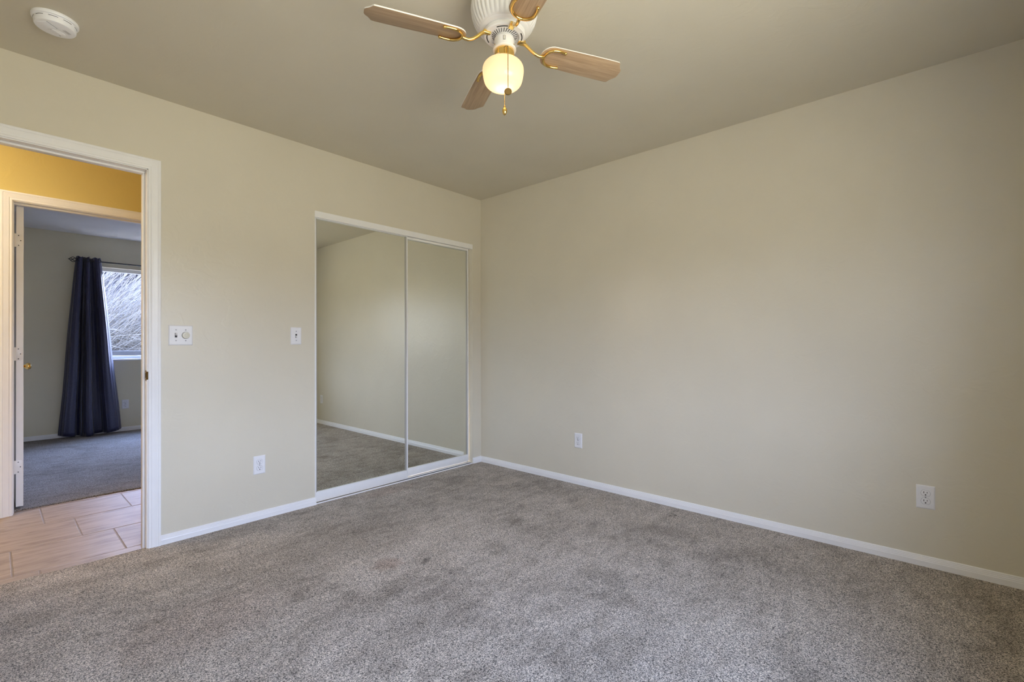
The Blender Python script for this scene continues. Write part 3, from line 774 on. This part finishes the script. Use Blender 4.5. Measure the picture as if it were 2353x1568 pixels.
# ------------------------------------------------------------------ curtain and rod in the far bedroom
ROD_Y, ROD_Z = FAR-0.085, 2.115
def curtain_rod():
    t = thing('curtain_rod', 'thin black curtain rod with a twisted cage finial above the far window', 'curtain rod', (-1.435, ROD_Y, ROD_Z))
    b = bm_new(); tube(b, [(-0.93, 0, 0), (1.05, 0, 0)], 0.0075, 14); obj('rod', b, 'black', t, 40)
    for s in (-1, 1):
        xe = -0.93 if s < 0 else 1.05
        b = bm_new(); ball(b, (xe, 0, 0), 0.011)
        for k in range(4):
            pts = []
            for i in range(17):
                u = i/16; a = 2*PI*k/4 + u*PI*0.9
                r = 0.029*math.sin(PI*u)**0.8 if 0 < u < 1 else 0
                pts.append((xe + s*(0.004+0.078*u), r*math.cos(a), r*math.sin(a)))
            tube(b, pts, 0.0032, 7)
        ball(b, (xe+s*0.083, 0, 0), 0.006)
        obj('finial', b, 'black', t, 40)
    for x in (-0.86, 0.98):
        b = bm_new(); tube(b, [(x, 0.004, -0.010), (x, 0.05, -0.012), (x, 0.084, -0.012)], 0.005, 8); lathe(b, [(0, 0), (0.02, 0), (0.02, 0.004), (0, 0.005)], 20, mat=Matrix.Translation((x, 0.0852, -0.012)) @ Matrix.Rotation(PI/2, 4, 'X'))
        obj('bracket', b, 'black', t, 40)
curtain_rod()
def curtain():
    cp = [(0.0, -0.010), (0.035, 0.018), (0.075, 0.050), (0.16, 0.060), (0.235, 0.048), (0.262, -0.01), (0.285, -0.050), (0.315, -0.040),
          (0.335, 0.030), (0.350, 0.020), (0.365, -0.020), (0.385, 0.030), (0.410, 0.066), (0.460, 0.072), (0.505, 0.060), (0.525, 0.0), (0.55, -0.055),
          (0.62, -0.060), (0.68, -0.050), (0.705, 0.020), (0.74, 0.058), (0.80, 0.068), (0.87, 0.060), (0.93, 0.040), (0.965, 0.010), (1.0, -0.028)]
    def depth(u):
        for (a, p), (b, q) in zip(cp, cp[1:]):
            if a <= u <= b:
                s = (u-a)/(b-a); s = s*s*(3-2*s); return p + (q-p)*s
        return cp[-1][1]
    nu, nz = 180, 46
    ztop, zbot = 2.152, 0.010
    bm = bm_new(); rows = []
    for j in range(nz+1):
        v = j/nz                      # 0 top .. 1 bottom
        row = []
        flare = v**0.85
        xl = -2.384 + (-2.535+2.384)*flare; xr = -2.160 + (-1.962+2.160)*v**0.95
        amp = 0.55 + 0.45*min(1, v*2.2)
        for i in range(nu+1):
            u = i/nu
            d = depth(u)
            y = ROD_Y - (d*1.35 if d > 0 else d)*amp + 0.006*math.sin(7*v + 9*u)*v
            x = xl + (xr-xl)*u + 0.004*math.sin(11*v + 5*u)*v
            y = min(y, FAR-0.018)
            z = ztop + (zbot-ztop)*v
            if v > 0.5: z += (0.036*abs(2*u-0.92)**1.5 - 0.004)*(v-0.5)*2
            if j == 0: z += 0.006*math.sin(u*2*PI*4.5)
            row.append(bm.verts.new((x, y, z)))
        rows.append(row)
    for a, b in zip(rows, rows[1:]):
        for i in range(nu): bm.faces.new((a[i], a[i+1], b[i+1], b[i]))
    # stitched hem line
    o = obj('curtain', bm, 'fabric', None, 60)
    tag(o, 'dark navy curtain panel hanging beside the far bedroom window', 'curtain')
    sol = o.modifiers.new('thickness', 'SOLIDIFY'); sol.thickness = 0.003; sol.offset = 0
    def row_pt(u, v):
        i = int(round(u*nu)); j = int(round(v*nz)); return o.data.vertices[j*(nu+1)+i].co.copy()
    for u in (0.12, 0.30, 0.45, 0.60, 0.875):
        c = row_pt(u, 0.017); b = bm_new()
        pts = [(c.x + 0.002*math.cos(a), c.y-0.003 + 0.019*0.6*math.cos(a)*0.2, ROD_Z + 0.0195*math.sin(a)) for a in [2*PI*k/20 for k in range(21)]]
        pts = [(c.x + 0.017*math.cos(a), c.y-0.003 + (0.006 if math.cos(a) > 0 else -0.002)*math.cos(a), ROD_Z + 0.0205*math.sin(a)) for a in [2*PI*k/20 for k in range(21)]]
        tube(b, pts, 0.0042, 7); obj('grommet', b, 'black', o, 40)
    hem = bm_new(); j = nz-3
    pts = [o.data.vertices[j*(nu+1)+i].co + Vector((0, -0.0018, 0)) for i in range(0, nu+1, 2)]
    tube(hem, pts, 0.0009, 5); obj('hem_stitching', hem, 'fabric', o, 40)
curtain()

# ------------------------------------------------------------------ outside the far window
def outside():
    bm = bm_new(); box(bm, -30, 30, FAR+0.16, 40, -0.35, -0.25); struct('ground_outside', bm, 'soil')
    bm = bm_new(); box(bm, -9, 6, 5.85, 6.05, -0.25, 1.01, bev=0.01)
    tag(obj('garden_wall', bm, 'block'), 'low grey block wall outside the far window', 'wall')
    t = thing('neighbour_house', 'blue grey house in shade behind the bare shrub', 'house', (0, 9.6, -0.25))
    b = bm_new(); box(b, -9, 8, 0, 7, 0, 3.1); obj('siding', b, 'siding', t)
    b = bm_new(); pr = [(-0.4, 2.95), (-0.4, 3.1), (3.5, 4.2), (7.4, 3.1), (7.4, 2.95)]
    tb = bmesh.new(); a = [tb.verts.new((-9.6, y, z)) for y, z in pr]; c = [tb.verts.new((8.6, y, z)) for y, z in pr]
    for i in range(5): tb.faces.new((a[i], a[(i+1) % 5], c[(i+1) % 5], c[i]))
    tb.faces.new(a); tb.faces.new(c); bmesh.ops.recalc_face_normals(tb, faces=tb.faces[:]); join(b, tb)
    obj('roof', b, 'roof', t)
    rnd = random.Random(11); b = bm_new()
    base = Vector((-2.55, 6.75, -0.05))
    for k in range(430):
        low = k % 4 == 0
        a = rnd.uniform(-0.9, 0.9)
        if low:
            lean = rnd.uniform(0.7, 1.45); Lh = rnd.uniform(1.0, 1.9)
        else:
            lean = abs(rnd.gauss(0.35, 0.32)); Lh = rnd.uniform(2.3, 3.2)
        dirv = Vector((math.cos(a)*math.sin(lean), math.sin(a)*math.sin(lean), math.cos(lean)))
        p = base + Vector((rnd.uniform(-0.5, 0.75), rnd.uniform(-0.35, 0.35), rnd.uniform(0.0, 0.5)))
        if low: p = p + Vector((rnd.uniform(-0.2, 0.6), 0, rnd.uniform(0.55, 1.0)))
        pts = [p.copy()]; seg = 10; bend = rnd.uniform(0.02, 0.11)
        for i in range(seg):
            dirv = (dirv + Vector((bend + rnd.gauss(0, 0.045), rnd.gauss(0, 0.05), rnd.gauss(0, 0.04) - (0.05 if low else 0.0)))).normalized()
            p = p + dirv*Lh/seg; pts.append(p.copy())
        r0 = rnd.uniform(0.0040, 0.0080)
        tube(b, pts, [r0*(1-0.75*i/seg) for i in range(seg+1)], 4, cap=False)
        for s in range(rnd.randint(4, 8)):
            i = rnd.randint(2, seg-1); q = pts[i].copy(); d2 = (pts[i+1]-pts[i]).normalized()
            d2 = (d2 + Vector((rnd.gauss(0, 0.28), rnd.gauss(0, 0.28), rnd.gauss(0.0, 0.22)))).normalized(); L2 = rnd.uniform(0.2, 0.6)
            pp = [q.copy()]
            for m in range(4):
                d2 = (d2 + Vector((rnd.gauss(0, 0.12), rnd.gauss(0, 0.12), rnd.gauss(0, 0.12)))).normalized(); q = q + d2*L2/4; pp.append(q.copy())
            tube(b, pp, [0.0036*(1-0.7*m/4) for m in range(5)], 3, cap=False)
    sh = obj('bare_shrub', b, 'twig')
    tag(sh, 'leafless pale twiggy shrub outside the far bedroom window', 'shrub')
outside()
